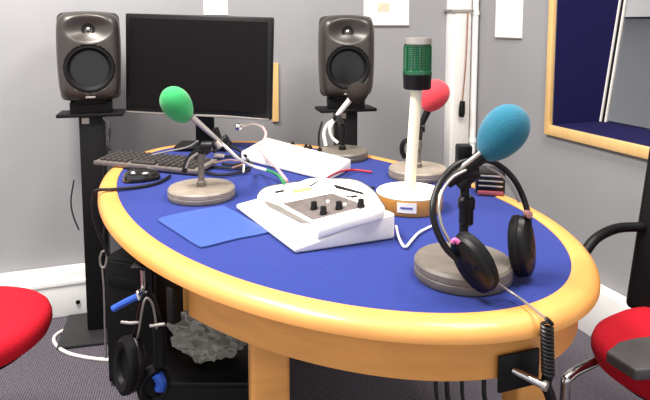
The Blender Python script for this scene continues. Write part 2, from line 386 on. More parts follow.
# the apron runs round the near side from the left clamp to the right end
def arc(t0, t1):
    d = (t1 - t0) % (2 * math.pi); return (t0, t0 + d) if tout(t0 + d / 2, 0).y < TC.y else (t1, t1 + (2 * math.pi - d))
a0, a1 = arc(ta, tb)
A_EXT0, A_EXT1 = (0, .6) if abs(a0 - ta) < 1e-6 else (.6, 0)
sweep([(-.01, APB), (.0165, APB), (.0165, .700), (-.01, .700)], a0 - A_EXT0, a1 + A_EXT1, False, 80).build('apron', M_WOOD, table)
sweep([(-.30, .66), (-.03, .66), (-.03, .70), (-.30, .70)]).build('under_frame', M_SATIN, table, label='dark support ring under the top')
for px, Y in ((268, 1.10), (528, 1.22)):
    c = atY(px, 300, Y); mb = MB(); mb.box(T(c.x, c.y, .345) @ Matrix.Rotation(R(12), 4, 'Z'), .074, .074, .69, .01, 3); mb.build('leg', M_WOOD, table)
for x, y in ((-.42, 1.86), (-.02, 2.12)):
    mb = MB(); mb.box(T(x, y, .345) @ Matrix.Rotation(R(12), 4, 'Z'), .074, .074, .69, .01, 3); mb.build('leg', M_WOOD, table)

# ------------------------------------------------------------------ loudspeakers on stands
def make_speaker():
    root = thing('studio_loudspeaker', '', 'loudspeaker')
    W2, H2, D2 = .113, .168, .105
    def shp(u, v):
        hw = W2 * (1 - .05 * abs(v) ** 3 - .10 * max(0, (abs(v) - .90) / .10) ** 2) * (1 - (.035 * -v if v < 0 else 0))
        hz = H2 * (1 - .045 * abs(u) ** 2.2 if v > 0 else 1 - .02 * abs(u) ** 3)
        return u * hw, v * hz
    g = []
    n1, n2 = 56, 72
    def sp(i, n): s_ = 2 * i / n - 1; return math.copysign(1 - (1 - abs(s_)) ** 1.5, s_)
    m_ = MB()
    for sgn in (-1, 1):
        vs = []; fs = []
        for j in range(n2 + 1):
            for i in range(n1 + 1):
                u, v = sp(i, n1), sp(j, n2); x, z = shp(u, v)
                e = max(0, 1 - (abs(u) ** 7 + abs(v) ** 9)) ** (1 / 3.2 if sgn < 0 else 1 / 2.2)
                y = sgn * D2 * e * (1 if sgn < 0 else .95)
                if sgn < 0:
                    dw = math.hypot(x, z + .042) / .087
                    if dw < 1: y += .045 * (1 - dw ** 8)
                    dt = math.hypot(x / .085, (z - .103) / .052)
                    if dt < 1: y += .030 * (1 - dt ** 2) ** 1.2
                vs.append((x, y, z + H2))
        for j in range(n2):
            for i in range(n1):
                a = j * (n1 + 1) + i; fs.append((a, a + 1, a + n1 + 2, a + n1 + 1))
        m_.add(vs, fs)
    bmesh.ops.remove_doubles(m_.bm, verts=m_.bm.verts, dist=1e-5)
    cab = m_.build('cabinet', M_GENE, root, world=False)
    ff = lambda x, z, y: frame((x, y, z), (0, -1, 0))
    zc = H2 - .042
    m_ = MB(); m_.lathe([(.086, -.012), (.087, .004), (.083, .010), (.077, .010), (.071, .004), (.066, -.002), (.066, -.012)], ff(0, zc, -.094)); m_.build('woofer_surround', M_RUBBER, root, world=False)
    m_ = MB(); m_.lathe([(.0665, -.004), (.055, -.012), (.035, -.024), (.024, -.028), (.021, -.020), (.012, -.013), (.001, -.011)], ff(0, zc, -.088)); m_.build('woofer_cone', M_CONE, root, world=False)
    m_ = MB(); m_.lathe([(.008, -.003), (.0075, .002), (.005, .004), (.001, .005)], ff(0, H2 + .100, -.079), 24); m_.build('tweeter', M_CHROME, root, world=False, label='small shiny tweeter dome')
    m_ = MB(); m_.lathe([(.024, -.004), (.023, .001), (.014, -.001), (.013, -.004)], ff(0, H2 + .100, -.079), 28); m_.build('tweeter_ring', M_BLACK, root, world=False)
    m_ = MB(); m_.box(T(0, -.1035, .022), .034, .004, .007, .0015); m_.build('badge', M_SILVER, root, world=False)
    m_ = MB(); m_.box(T(0, -.0, -.022), .150, .11, .046, .006); m_.box(T(0, 0, -.001), .11, .12, .02, .005); m_.build('rubber_foot', M_RUBBER, root, world=False)
    return root
def place_speaker(root, p_left, p_right, ybot, Y, label, rz):
    c = atY((p_left + p_right) / 2, ybot, Y); root.location = c; root.rotation_euler = (0, 0, rz); root['label'] = label; return c
SPK = make_speaker(); SPK['group'] = 'studio loudspeakers on stands'
SY1, SY2 = 2.27, 2.47
c1 = place_speaker(SPK, 61, 122, 100, SY1, 'grey studio loudspeaker on the stand left of the monitor', R(20))
SPK2 = copy_tree(SPK)
c2 = place_speaker(SPK2, 320, 371, 96.5, SY2, 'grey studio loudspeaker on the stand right of the monitor, behind the black microphone', R(4))
def stand(c, Y, label, sticker):
    zt = c.z - .045
    t = thing('loudspeaker_stand', label, 'speaker stand', (c.x, Y, 0), R(14), 'loudspeaker stands')
    m_ = MB(); m_.box(T(0, 0, zt - .006), .236, .12, .014, .003); m_.build('top_plate', M_SATIN, t, world=False)
    m_ = MB(); m_.box(T(0, 0, (zt + .012) / 2), .088, .062, zt - .022, .004); m_.build('pole', M_SATIN, t, world=False)
    m_ = MB(); m_.box(T(0, 0, .007), .28, .26, .013, .004); m_.build('base_plate', mat('charcoal_plate', (38, 36, 38), .5), t, world=False)
    m_ = MB(); m_.box(T(-.02, -.0325, zt - .03), .026, .002, .022); m_.build('sticker', M_SILVER, t, world=False)
    return t
c1.x += 0; stand(c1, SY1, 'tall black stand under the left loudspeaker', 1); stand(c2, SY2, 'tall black stand under the right loudspeaker, behind the table', 1)
# speaker cable along left stand
mb = MB(); mb.tube([atY(104, 118, 2.2), atY(109, 124, 2.19), atY(109, 140, 2.2), atY(104, 170, 2.2), atY(106, 205, 2.2), atY(103, 245, 2.18)], .004)
tag(mb.build('speaker_cable', M_CABB), 'thin black cable hanging beside the left loudspeaker stand', 'cable')
mb = MB(); mb.tube([atY(74, 180, 2.2), atY(71, 200, 2.19), atY(73, 215, 2.2), atY(79, 230, 2.2)], .003)
tag(mb.build('looped_cable', M_CABB), 'short dark cable loop against the left loudspeaker stand', 'cable')
# white cable hanging from a carabiner-like clip and loop on the floor
t = thing('white_floor_cable', 'white cable looping over the carpet at the foot of the left stand', 'cable', at(90, 345, 0))
mb = MB(); mb.tube([at(x, y, .006) for x, y in ((92, 322), (78, 326), (62, 331), (54, 338), (57, 346), (68, 353), (84, 357), (98, 359), (112, 360))], .0065); mb.build('cord', M_CABW, t)
t = thing('hanging_white_cable', 'white cable hanging down beside the black tower from a clip', 'cable', atY(106, 360, 1.86))
mb = MB(); mb.tube([atY(102, 266, 1.86), atY(104, 290, 1.86), atY(105, 330, 1.86), atY(106, 358, 1.86)], .0035); mb.build('cord', M_SILVER, t)
mb = MB(); mb.tube([atY(x, y, 1.86) for x, y in ((102, 252), (106, 251), (107, 258), (105, 267), (101, 266), (100, 258))], .004, closed=True); mb.build('clip', M_SILVER, t)

# ------------------------------------------------------------------ monitor
mc = atY(196.5, 66.5, 2.22)
mon = thing('monitor', 'large black flat screen monitor standing on the far side of the table', 'monitor', (mc.x + .01, mc.y + .07, TZ))
MM = T(*mc) @ Matrix.Rotation(R(-9), 4, 'Z') @ Matrix.Rotation(R(1.7), 4, 'Y')
MWd, MHt = .568, .378
mb = MB(); mb.box(MM @ T(0, .022, 0), MWd, .036, MHt, .006); mb.build('casing', M_BLACK, mon)
mb = MB(); mb.box(MM @ T(0, .001, .006), MWd - .036, .004, MHt - .046); mb.build('screen', M_SCREEN, mon)
mb = MB(); mb.box(MM @ T(0, .002, -MHt / 2 + .006), MWd - .01, .006, .005); mb.build('bezel_glint', M_SILVER, mon, label='grey strip painted as the glint along the lower bezel')  # glint on the bezel, put in as a thin silver strip
mb = MB(); mb.box(MM @ T(0, .062, -.02), .12, .05, .12, .01)
mb.box(T(mc.x + .01, mc.y + .085, (TZ + mc.z) / 2 - .01), .07, .03, mc.z - TZ + .0, .006); mb.build('neck', M_SATIN, mon)
mb = MB(); mb.box(T(mc.x + .01, mc.y + .045, TZ + .011), .20, .13, .015, .006); mb.build('base', M_SATIN, mon)

# ------------------------------------------------------------------ microphones
def egg(m_, c, d, L, Wd, n=36):
    prof = []
    for i in range(25):
        a = math.pi * i / 24; z = -math.cos(a) * L / 2; k = 1 + .16 * math.cos(a - math.pi)      # fatter at the far end
        prof.append((max(.0004, math.sin(a) * Wd / 2 * (1 + .14 * (z / (L / 2)))), z))
    m_.lathe(prof, frame(c, d), n); return m_
def disc_profile(r, h): return [(.001, 0), (r * .97, 0), (r, .004), (r, h * .45), (r * .985, h * .5), (r, h * .55), (r, h - .005), (r - .004, h), (.001, h)]
def mic(label, base_px, base_py, DH, discmat, stem_top, joint, foam_c, foam_d, foam_L, foam_W, foam_mat, foamlabel, body_from, body_to, body_r, bodymat=M_SILVER):
    c = at(base_px, base_py, TZ + DH); root = thing('desk_microphone', label, 'microphone', (c.x, c.y, TZ), 0, 'desk microphones on round bases')
    m_ = MB(); m_.lathe(disc_profile(.091, DH), T(c.x, c.y, TZ), 56); m_.build('base', discmat, root)
    st = Vector((c.x, c.y, stem_top))
    m_ = MB(); m_.lathe([(.013, 0), (.013, .012), (.0085, .016), (.0085, stem_top - TZ - DH - .03), (.012, stem_top - TZ - DH - .028), (.012, stem_top - TZ - DH)], T(c.x, c.y, TZ + DH), 20); m_.build('stem', M_DARKDISC if discmat is M_DISC else M_BLACK, root)
    m_ = MB(); m_.tube([st - Z * .004, st.lerp(joint, .5) + Z * .004, joint], .011, 12); m_.lathe([(.001, -.016), (.014, -.014), (.014, .014), (.001, .016)], frame(joint, (1, 0, 0)), 16); m_.build('clamp', M_BLACK, root)
    m_ = MB(); m_.tube([body_from, body_from.lerp(body_to, .3), body_from.lerp(body_to, .7), body_to], lambda t_: body_r * (1 - .3 * t_), 14, 4); m_.build('microphone_body', bodymat, root)
    m_ = MB(); egg(m_, foam_c, foam_d, foam_L, foam_W); m_.build('foam_windshield', foam_mat, root, label=foamlabel)
    return root, c
# green
Yg = 1.60
gf = atY(177.5, 105.5, Yg - .02)
g_root, gc = mic('desk microphone with a green foam windshield, beside the mouse', 201.5, 186, .030, M_DISC, atY(203, 152, Yg).z, atY(207, 146, Yg - .01),
    gf, atY(168, 92, Yg - .05) - atY(187, 120, Yg), .114, .078, M_FGREEN, 'green egg-shaped foam windshield', atY(192, 117, Yg - .01), atY(221, 143, Yg + .01), .0085)
mb = MB()
for a, b_, r_ in (((206, 150), (228, 138), .012), ((196, 158), (214, 146), .010), ((215, 128), (222, 148), .009)):
    mb.tube([atY(*a, Yg + .03), atY(*b_, Yg + .03)], r_, 10, 1)
mb.tube([atY(184, 172, Yg), atY(188, 160, Yg), atY(196, 152, Yg), atY(206, 150, Yg)], .0075); mb.build('shock_mount', M_BLACK, g_root, label='black jointed mount')
mb = MB(); mb.tube([atY(186, 168, Yg - .01), atY(190, 159, Yg - .015), atY(198, 153, Yg - .015)], .0035); mb.build('metal_fitting', M_SILVER, g_root)
mb = MB(); mb.tube([atY(216, 142, Yg), atY(221, 147, Yg)], .010, 10, 1); mb.build('metal_fitting', M_SILVER, g_root)
mb = MB(); mb.tube([atY(214, 155, Yg), atY(224, 156, Yg)], .006, 8, 1); mb.build('metal_fitting', M_SILVER, g_root)
# black, far
Yk = 2.17
k_root, kc = mic('far desk microphone with a small black foam windshield, before the right loudspeaker', 342.5, 149.5, .030, M_DARKDISC, atY(343, 122, Yk).z, atY(337, 117, Yk),
    atY(357, 93, Yk - .05), atY(359, 88, Yk - .12) - atY(348, 102, Yk), .085, .075, M_FBLACK, 'dark foam windshield', atY(353, 96, Yk - .03), atY(335, 118, Yk), .011, M_WHITE)
# red
Yr = 1.92
r_root, rc = mic('desk microphone with a red foam windshield, behind the green signal lamp', 418, 167, .030, M_DISC, atY(418, 135, Yr).z, atY(420, 128, Yr),
    atY(434, 96, Yr), atY(440, 88, Yr) - atY(428, 106, Yr), .112, .088, M_FRED, 'red foam windshield', atY(429, 108, Yr), atY(417, 134, Yr), .012, M_BLACK)
mb = MB(); mb.tube([atY(414, 138, Yr), atY(404, 142, Yr), atY(402, 150, Yr), atY(405, 158, Yr)], .008); mb.build('lower_joint', M_BLACK, r_root)
# teal, near
Yt = 1.09
tf = atY(502, 133.5, Yt - .02)
t_root, tc_ = mic('near desk microphone with a teal foam windshield, carrying headphones', 463, 258, .034, M_DARKDISC, atY(468, 172, Yt).z, atY(470, 172, Yt - .005),
    tf, atY(515, 117, Yt - .02) - atY(489, 151, Yt - .02), .115, .081, M_FTEAL, 'teal egg-shaped foam windshield', atY(482, 156, Yt - .02), atY(447, 184, Yt - .015), .0135, M_BLACK)
mb = MB(); c = atY(463.5, 158, Yt + .02); mb.box(T(*c), .028, .026, .052, .004); mb.build('clamp_block', M_RUBBER, t_root)
mb = MB(); c = at(463, 258, TZ + .034); z1_ = atY(469, 196, Yt).z; mb.lathe([(.009, 0), (.0135, .004), (.0135, .03), (.016, .034), (.016, .05), (.011, .056)], T(c.x + .004, c.y, z1_ - .056), 20); mb.tube([atY(457, 186, Yt), atY(466, 178, Yt), atY(476, 170, Yt)], .015, 12); mb.build('stem_collar', M_BLACK, t_root)
mb = MB(); mb.tube([atY(480, 153, Yt - .033), atY(470, 161, Yt - .034), atY(458, 170, Yt - .032)], .004); mb.build('metal_ring', M_SILVER, t_root, label='silver strip along the microphone body')

# ------------------------------------------------------------------ headphones on the teal microphone
hp = thing('headphones', 'black headphones hung over the near teal microphone', 'headphones', at(480, 285, TZ))
def band(pts, r): m_ = MB(); m_.tube([atY(x, y, Y) for x, y, Y in pts], r, 10); return m_
band([(474, 160, 1.075), (458, 164, 1.06), (444, 177, 1.04), (435, 195, 1.02), (432.5, 212, 1.0), (437, 231, .99), (446, 248, .985), (456, 258, .985)], .0058).build('headband', M_BLACK, hp)
band([(476, 160, 1.075), (490, 161, 1.08), (504, 169, 1.09), (515, 181, 1.09), (523, 197, 1.09), (528, 214, 1.08), (529, 226, 1.08)], .0055).build('headband', M_BLACK, hp)
band([(466, 170, 1.055), (452, 178, 1.04), (442, 192, 1.02), (439, 208, 1.0), (442, 226, .99), (450, 242, .985)], .0028).build('headband_wire', M_SILVER, hp)
band([(488, 167, 1.085), (500, 174, 1.09), (511, 186, 1.09), (519, 202, 1.09)], .0026).build('headband_wire', M_SILVER, hp)
def cup(name_, c, axis, L, Wd, th, up):
    fr_ = frame(c, axis, up)
    def P_(prof, m, nm, lab=None): m_ = MB(); m_.lathe([(r * L, z) for r, z in prof], fr_, 36, sy=Wd / L); return m_.build(nm, m, par, label=lab)
    par = hp
    e = P_([(.02, -th * .5), (.75, -th * .5), (.95, -th * .32), (1, 0), (.97, th * .1)], M_BLACK, 'ear_cup')
    par = e
    P_([(.97, th * .08), (1.02, th * .2), (1.0, th * .5), (.85, th * .66), (.62, th * .55), (.55, th * .3), (.02, th * .28)], M_RUBBER, 'ear_cushion')
    P_([(.02, -th * .56), (.4, -th * .56), (.45, -th * .5)], M_SATIN, 'cup_badge')
cl = atY(473, 263.5, .985); v1 = (atY(495, 286, .985) - atY(451, 241, .985)).normalized()
cup('left', cl, (.75, .6, .28), .053, .034, .030, v1)
cr = atY(523.5, 246, 1.075); v2 = (atY(534, 216, 1.075) - atY(513, 277, 1.075)).normalized()
cup('right', cr, (-.85, .5, -.15), .056, .040, .030, v2)
mb = MB(); c = atY(528, 214, 1.075); mb.lathe([(.001, -.006), (.007, -.005), (.007, .005), (.001, .006)], frame(c, (.3, -1, 0)), 16); mb.build('hinge', mat('pinkish_metal', (196, 140, 134), .35, metal=.5), hp, label='pinkish metal hinge')
mb = MB(); c = atY(452, 243, .975); mb.tube([c, atY(455, 240, .975), atY(459, 243, .972)], .0042, 10); mb.build('hinge', mat('magenta_plastic', (178, 84, 140), .4), hp, label='magenta hinge piece')
# its cord, coiled at the edge
t = thing('coiled_cable', 'headphone cord running to a black coil over the front rim of the table', 'cord', atY(547, 372, .905))
zz0 = tout(t_px(547), .06)
mb = MB(); mb.tube([atY(495, 281, .985), at(509, 291, .745), at(525, 302, .742), at(540, 314, .742), at(546, 319, .744)], .0022, 8); mb.build('straight_cord', M_SILVER, t)
hx = at(546, 319, .744)
pts = []
top = Vector(hx); rim_ = tout(t_px(548), .068); bot = atY(548, 374, rim_.y); top2 = Vector((rim_.x, rim_.y, .728))
top2 = atY(547, 324, rim_.y)
turns = 13
for i in range(turns * 10 + 1):
    k = i / (turns * 10); a = 2 * math.pi * turns * k; q = top2.lerp(bot, k); pts.append(q + Vector((math.cos(a), math.sin(a), 0)) * .0085)
mb = MB(); mb.tube([hx, hx.lerp(top2, .6) + Z * .006] + pts[:2], .003, 7, 4); mb.tube(pts, .0026, 6, 1); mb.build('coil', M_CABB, t, label='black coiled section')

# ------------------------------------------------------------------ signal lamp
Lc = at(409.5, 190, TZ + .046)
lamp = thing('signal_lamp', 'green signal lamp on a cream pole with a round wooden base', 'signal lamp', (Lc.x, Lc.y, TZ))
mb = MB(); mb.lathe([(.001, 0), (.083, 0), (.085, .003), (.085, .0405), (.001, .0405)], T(Lc.x, Lc.y, TZ), 56); mb.build('base', M_BWOOD, lamp)
mb = MB(); mb.lathe([(.001, .0405), (.085, .0405), (.0855, .043), (.083, .046), (.001, .046)], T(Lc.x, Lc.y, TZ), 56); mb.build('lit_base_top', M_CREAM, lamp, label='top face of the wooden base, painted paler for the light from above')  # bright top light on the wood, put into the colour as cream
zb1 = atY(415, 89, Lc.y).z; zb2 = atY(417, 74, Lc.y).z; zb3 = atY(417, 44, Lc.y).z; zb4 = atY(417, 38, Lc.y).z
hx_ = atY(417.5, 60, Lc.y).x; px_ = atY(412.5, 140, Lc.y).x
mb = MB(); mb.tube([Vector((Lc.x, Lc.y, TZ + .04)), Vector((hx_ - .001, Lc.y, zb1 + .003))], .0145, 20, 1); mb.build('pole', M_CREAM, lamp)
hm = T(hx_, Lc.y, 0)
mb = MB(); mb.lathe([(.001, zb1), (.033, zb1), (.035, zb1 + .004), (.036, zb2 - .003), (.0375, zb2), (.001, zb2)], hm, 40); mb.build('lamp_socket', M_BLACK, lamp)
pr_ = [(.001, zb2), (.037, zb2), (.037, zb2 + .008), (.034, zb2 + .010)]
k = zb2 + .012
while k < zb3 - .004: pr_ += [(.0335, k), (.0345, k + .0025)]; k += .005
pr_ += [(.034, zb3), (.001, zb3)]
mb = MB(); mb.lathe(pr_, hm, 40)
for a in range(12):
    an = a * math.pi / 6; mb.box(hm @ Matrix.Rotation(an, 4, 'Z') @ T(.0342, 0, (zb2 + zb3) / 2), .003, .004, zb3 - zb2 - .01)
mb.build('lens', M_LENS, lamp, label='dark green ribbed lens')
mb = MB(); mb.lathe([(.001, zb3), (.036, zb3), (.036, zb3 + .004), (.034, zb4), (.001, zb4 + .002)], hm, 40); mb.build('cap', M_SILVER, lamp)
# label on the base (white with a blue scribbled line)
ang0 = math.atan2(-1, -.11); vs = []; 
def curved(m_, a0_, a1_, za, zb, r):
    n = 12; vs = []; fs = []
    for i in range(n + 1):
        a = a0_ + (a1_ - a0_) * i / n
        for z in (za, zb): vs.append((Lc.x + r * math.cos(a), Lc.y + r * math.sin(a), TZ + z))
        for z in (zb, za): vs.append((Lc.x + (r - .001) * math.cos(a), Lc.y + (r - .001) * math.sin(a), TZ + z))
    for i in range(n):
        for k in range(4): k2 = (k + 1) % 4; fs.append((i * 4 + k, i * 4 + k2, i * 4 + 4 + k2, i * 4 + 4 + k))
    fs.append((0, 1, 2, 3)); fs.append(tuple(n * 4 + k for k in (3, 2, 1, 0))); m_.add(vs, fs)
ac = math.atan2(-1, -.22)
st_ = MB(); curved(st_, ac - .28, ac + .28, .011, .036, .0862); stk = st_.build('sticker', M_PAPER, lamp, label='white sticker with a blue printed line')
st_ = MB(); curved(st_, ac - .18, ac + .17, .021, .026, .0868); st_.build('printed_line', mat('blue_print', (92, 92, 170), .6), stk)

# ------------------------------------------------------------------ mixing consoles
Lp, Fp, Rp = at(236, 209, TZ), at(295, 254, TZ), at(395, 239, TZ); Bp = Lp + Rp - Fp
e1 = (Rp - Fp); wl = e1.length; e1.normalize(); e2 = (Lp - Fp); dl = e2.length; e2.normalize()
def zw(p): return TZ + .013 + .046 * max(0, (Vector((p[0], p[1], 0)) - Vector((Fp.x, Fp.y, 0))).dot(Vector((e1.x, e1.y, 0)))) / wl
con = thing('console_wedge', 'white wedge-shaped plinth under the small mixer', 'console', ((Lp + Rp) / 2))
mb = MB(); mb.prism([(p.x, p.y) for p in (Lp, Fp, Rp, Bp)], TZ + .0005, zw, bev=.005); mb.build('body', M_WHITE, con)
def on_top(px, py, h):
    z = TZ + .04
    for _ in range(12): q = at(px, py, z); z = zw(q) + h
    return at(px, py, z)
mx = thing('mixer', 'small white mixer with a grey knob panel, lying on the white wedge', 'mixer', on_top(318, 205, 0))
out = [(318, 230), (290, 217.5), (268, 207), (257, 198), (264, 188), (284, 183.5), (306, 181), (332, 178.5), (356, 180), (372, 189), (381, 201), (383, 210), (352, 219)]
sp_ = smooth_path([on_top(x, y, .022) for x, y in out] + [on_top(*out[0], .022)], 3)[:-1]
mb = MB(); mb.prism([(p.x, p.y) for p in sp_], lambda p: zw(p) + .0015, lambda p: zw(p) + .022, bev=.004); mb.build('body', M_WHITE, mx)
mb = MB(); mb.prism([(p.x, p.y) for p in smooth_path([on_top(x, y, .001) for x, y in out] + [on_top(*out[0], .001)], 3)[:-1]], lambda p: zw(p), lambda p: zw(p) + .0025); mb.build('bottom_seam', M_PAD, mx)
def pad(pxs, h0, h1, m, nm, par, lab=None, bev=0):
    ps = [on_top(x, y, h1) for x, y in pxs]; m_ = MB(); m_.prism([(p.x, p.y) for p in ps], lambda p: zw(p) + h0, lambda p: zw(p) + h1, bev=bev); return m_.build(nm, m, par, label=lab)
panel = pad([(283, 203), (313, 219), (366, 205), (332, 193)], .021, .0245, M_PANEL, 'control_panel', mx, 'grey metal control panel', .001)
pad([(263, 200), (278, 205), (313, 224), (301, 222), (268, 206)], .021, .0235, M_SILVER, 'side_trim', mx)
for x, y in ((314, 207), (323.5, 212), (339, 207), (361, 204.5)):
    q = on_top(x, y + 2, .0245); mb = MB(); mb.lathe([(.0085, 0), (.0085, .004), (.0072, .006), (.0066, .017), (.001, .018)], T(*q), 20); mb.build('knob', M_BLACK, mx)
for x, y in ((328, 203), (350, 200), (345, 206)):
    q = on_top(x, y, .0245); mb = MB(); mb.lathe([(.004, 0), (.004, .006), (.001, .007)], T(*q), 14); mb.build('button', M_WHITE, mx)
pad([(274, 191.5), (284, 189.5), (284, 191.5), (276, 193)], .022, .0228, M_BLACK, 'slot', mx); pad([(292, 190), (311, 187), (312, 190), (294, 193)], .022, .0228, M_YEL, 'yellow_label', mx, 'yellow label')
pad([(333, 184), (362, 192), (366, 195), (336, 188)], .022, .0228, M_BLACK, 'slot', mx); pad([(346, 196), (356, 195), (358, 197), (348, 198)], .022, .0228, M_BLACK, 'slot', mx)
# far patch box
P1, P2, P3 = at(241, 160, TZ), at(328, 182, TZ), at(351, 170, TZ); P4 = P1 + P3 - P2
fb = thing('patch_box', 'long white audio box with black plugs along its back, far side of the table', 'audio box', (P1 + P3) / 2)
bz0, bz1 = .014, .036
dn = (P3 - P2).normalized()
def zf(p): k = (Vector((p[0], p[1], 0)) - Vector((P2.x, P2.y, 0))).dot(dn) / (P3 - P2).length; return TZ + bz0 + (bz1 - bz0) * k
mb = MB(); mb.prism([(p.x, p.y) for p in (P1, P2, P3, P4)], TZ + .0005, zf, bev=.005); mb.build('body', M_WHITE, fb)
for k in (.66, .50, .45, .34):
    q = P3.lerp(P4, k); z = TZ + bz1; mb = MB(); mb.tube([Vector((q.x, q.y, z - .006)), Vector((q.x, q.y, z + .014))], .008, 12, 1); mb.tube([Vector((q.x, q.y, z + .012)), Vector((q.x, q.y, z + .02))], .004, 8, 1); mb.build('plug', M_BLACK, fb)

# ------------------------------------------------------------------ keyboard, mouse, mat
ka, kb_ = at(93, 160, TZ + .02), at(196, 170, TZ + .02); ke = (kb_ - ka).normalized(); kn = Vector((-ke.y, ke.x, 0)); KL = (kb_ - ka).length; KD = .135
kt = thing('keyboard', 'dark grey computer keyboard on the left end of the table', 'keyboard', (ka.x + ke.x * KL / 2 + kn.x * KD / 2, ka.y + ke.y * KL / 2 + kn.y * KD / 2, TZ))
KM = Matrix((ke, kn, Z)).transposed().to_4x4(); KM.translation = Vector((ka.x, ka.y, TZ)); KM = KM @ Matrix.Rotation(R(4), 4, 'X')
mb = MB(); mb.box(KM @ T(KL / 2, KD / 2, .010), KL, KD, .014, .004); mb.build('case', M_KBODY, kt)
mb = MB(); mb.box(KM @ T(KL / 2, .004, .012), KL - .004, .010, .013, .003); mb.build('front_edge', M_PANEL, kt, label='light front edge')
nk = 0
kproto = None
for r_ in range(5):
    for c_ in range(16):
        x = .014 + (c_ + .5) * (KL - .028) / 16; y = .022 + r_ * .022
        if r_ == 0 and 5 <= c_ <= 9: 
            if c_ != 7: continue
            wdt = .019 * 5
        else: wdt = .0175
        if kproto is None or wdt > .02:
            m_ = MB(); m_.box(Matrix(), wdt * (KL / .39) * .95, .017, .009, .0025); o = m_.build('key', M_KEYS, kt, world=False); o.name = 'key'
            if kproto is None: kproto = o
        else:
            o = kproto.copy(); COL.objects.link(o); o.parent = kt
        o.matrix_local = T(*kt.location).inverted() @ KM @ T(x, y, .0215)
mp_ = at(142, 180, TZ)
ms = thing('computer_mouse', 'glossy black computer mouse beside the keyboard', 'mouse', (mp_.x, mp_.y, TZ))
fr_ = T(mp_.x, mp_.y, TZ) @ Matrix.Rotation(R(-60), 4, 'Z')
m_ = MB(); vs = []; fs = []; n1, n2 = 28, 12
for j in range(n2 + 1):
    a = math.pi / 2 * j / n2
    for i in range(n1):
        th_ = 2 * math.pi * i / n1; cx_, sy_ = math.cos(th_), math.sin(th_)
        r_ = math.cos(a) ** .6; vs.append((.034 * r_ * math.copysign(abs(cx_) ** .8, cx_), .056 * r_ * sy_, .003 + (.034 + .006 * -sy_ * r_) * math.sin(a)))
for j in range(n2):
    for i in range(n1): i2 = (i + 1) % n1; fs.append((j * n1 + i, j * n1 + i2, (j + 1) * n1 + i2, (j + 1) * n1 + i))
fs.append(tuple(range(n1))); m_.add(vs, fs, fr_); m_.build('shell', mat('glossy_black', (24, 22, 22), .15, vary=.1, coat=.6), ms)
mb = MB(); mb.lathe([(.001, -.004), (.009, -.004), (.009, .004), (.001, .004)], frame(fr_ @ Vector((0, .026, .031)), fr_.to_3x3() @ Vector((1, 0, 0))), 18); mb.build('scroll_wheel', M_SILVER, ms)
e_ = tang(96, 192, .73)
ed = tout(e_, .058)
mb = MB(); mb.tube([at(170, 176, TZ + .006), at(160, 182, TZ + .005), at(145, 186, TZ + .005), at(125, 188.5, TZ + .006), at(110, 189.5, TZ + .008), Vector((ed.x + .01, ed.y - .004, TZ + .006)), Vector((ed.x - .006, ed.y, TZ - .008)), Vector((ed.x - .010, ed.y, TZ - .04)), Vector((ed.x - .006, ed.y + .01, TZ - .10)), Vector((ed.x + .02, ed.y + .03, TZ - .2))], .0048)
tag(mb.build('black_cable', M_CABB), 'black cable running over the left rim of the table', 'cable')
mb = MB(); mb.prism([(p.x, p.y) for p in smooth_path([at(x, y, TZ) for x, y in ((158, 221.5), (178, 234.5), (197, 246.5), (206, 247.5), (236, 240), (264, 234.5), (266, 231), (246, 219), (226, 208), (219, 207.5), (186, 213), (162, 218.5), (158, 221.5))], 3)[:-1]], TZ + .0003, TZ + .0035); tag(mb.build('mouse_mat', M_MAT), 'light blue rounded mouse mat on the dark blue felt', 'mouse mat')

# ------------------------------------------------------------------ loose cables on the table
def cable(pts, r, m, name, label, group=None):
    m_ = MB(); m_.tube(pts, r, 8); return tag(m_.build(name, m), label, 'cable', group)
z = TZ + .005
c_ = thing('microphone_cable', 'white and green cable from the green microphone to the mixer', 'cable', atY(221, 143, Yg + .01))
mb = MB(); mb.tube([atY(221, 143, Yg + .01), atY(229, 150, 1.62), atY(240, 160, 1.66), at(252, 166, TZ + .03), at(266, 170, TZ + .03)], .0045); mb.build('white_section', M_CABW, c_)
mb = MB(); mb.tube([at(264, 169.5, TZ + .028), at(272, 172, TZ + .03), at(279, 176, TZ + .045), at(284, 183, TZ + .063)], .0045); mb.build('green_section', M_CABG, c_)
cable([atY(262, 126, 2.1), atY(252, 123, 2.08), atY(241, 126, 2.04)], .006, M_SILVER, 'bent_arm', 'pale bent cable end rising beside the monitor')
q = atY(238.5, 127, 2.04); mb = MB(); egg(mb, q, (-1, 0, .1), .026, .024); tag(mb.build('ball_tip', M_CHROME), 'small silver ball standing at the end of the bent cable', 'knob')
cable([atY(262, 126, 2.1), atY(266, 134, 2.09), at(262, 143, TZ + .06), at(258, 146, TZ + .055), at(264, 155, TZ + .05), at(275, 166, TZ + .05), at(287, 181, TZ + .055)], .0045, M_CABP, 'pink_cable', 'pinkish white cable crossing the far white box to the mixer')
cable([at(330, 181, TZ + .045), at(322, 182, TZ + .055), at(336, 173, TZ + .03), at(352, 170, TZ + .01), at(372, 172, TZ + .005)], .0035, M_CABR, 'red_cable', 'red cable arching behind the mixer')
cable([at(310, 187, TZ + .06), at(322, 181, TZ + .065), at(340, 182, TZ + .06), at(360, 187, TZ + .05), at(374, 188, TZ + .03)], .004, M_CABB, 'black_lead', 'black lead lying across the back of the mixer')
cable([at(298, 184, TZ + .05), at(310, 180, TZ + .06), at(330, 180, TZ + .055), at(345, 184, TZ + .06)], .0035, M_CABW, 'white_lead', 'white lead lying across the back of the mixer')
cable([at(396, 226, TZ + .02), at(399, 238, z), at(405, 247, z), at(412, 240, z), at(420, 232, z), at(436, 224, z)], .003, M_CABW, 'white_loop', 'thin white cable loop between the mixer and the headphones')
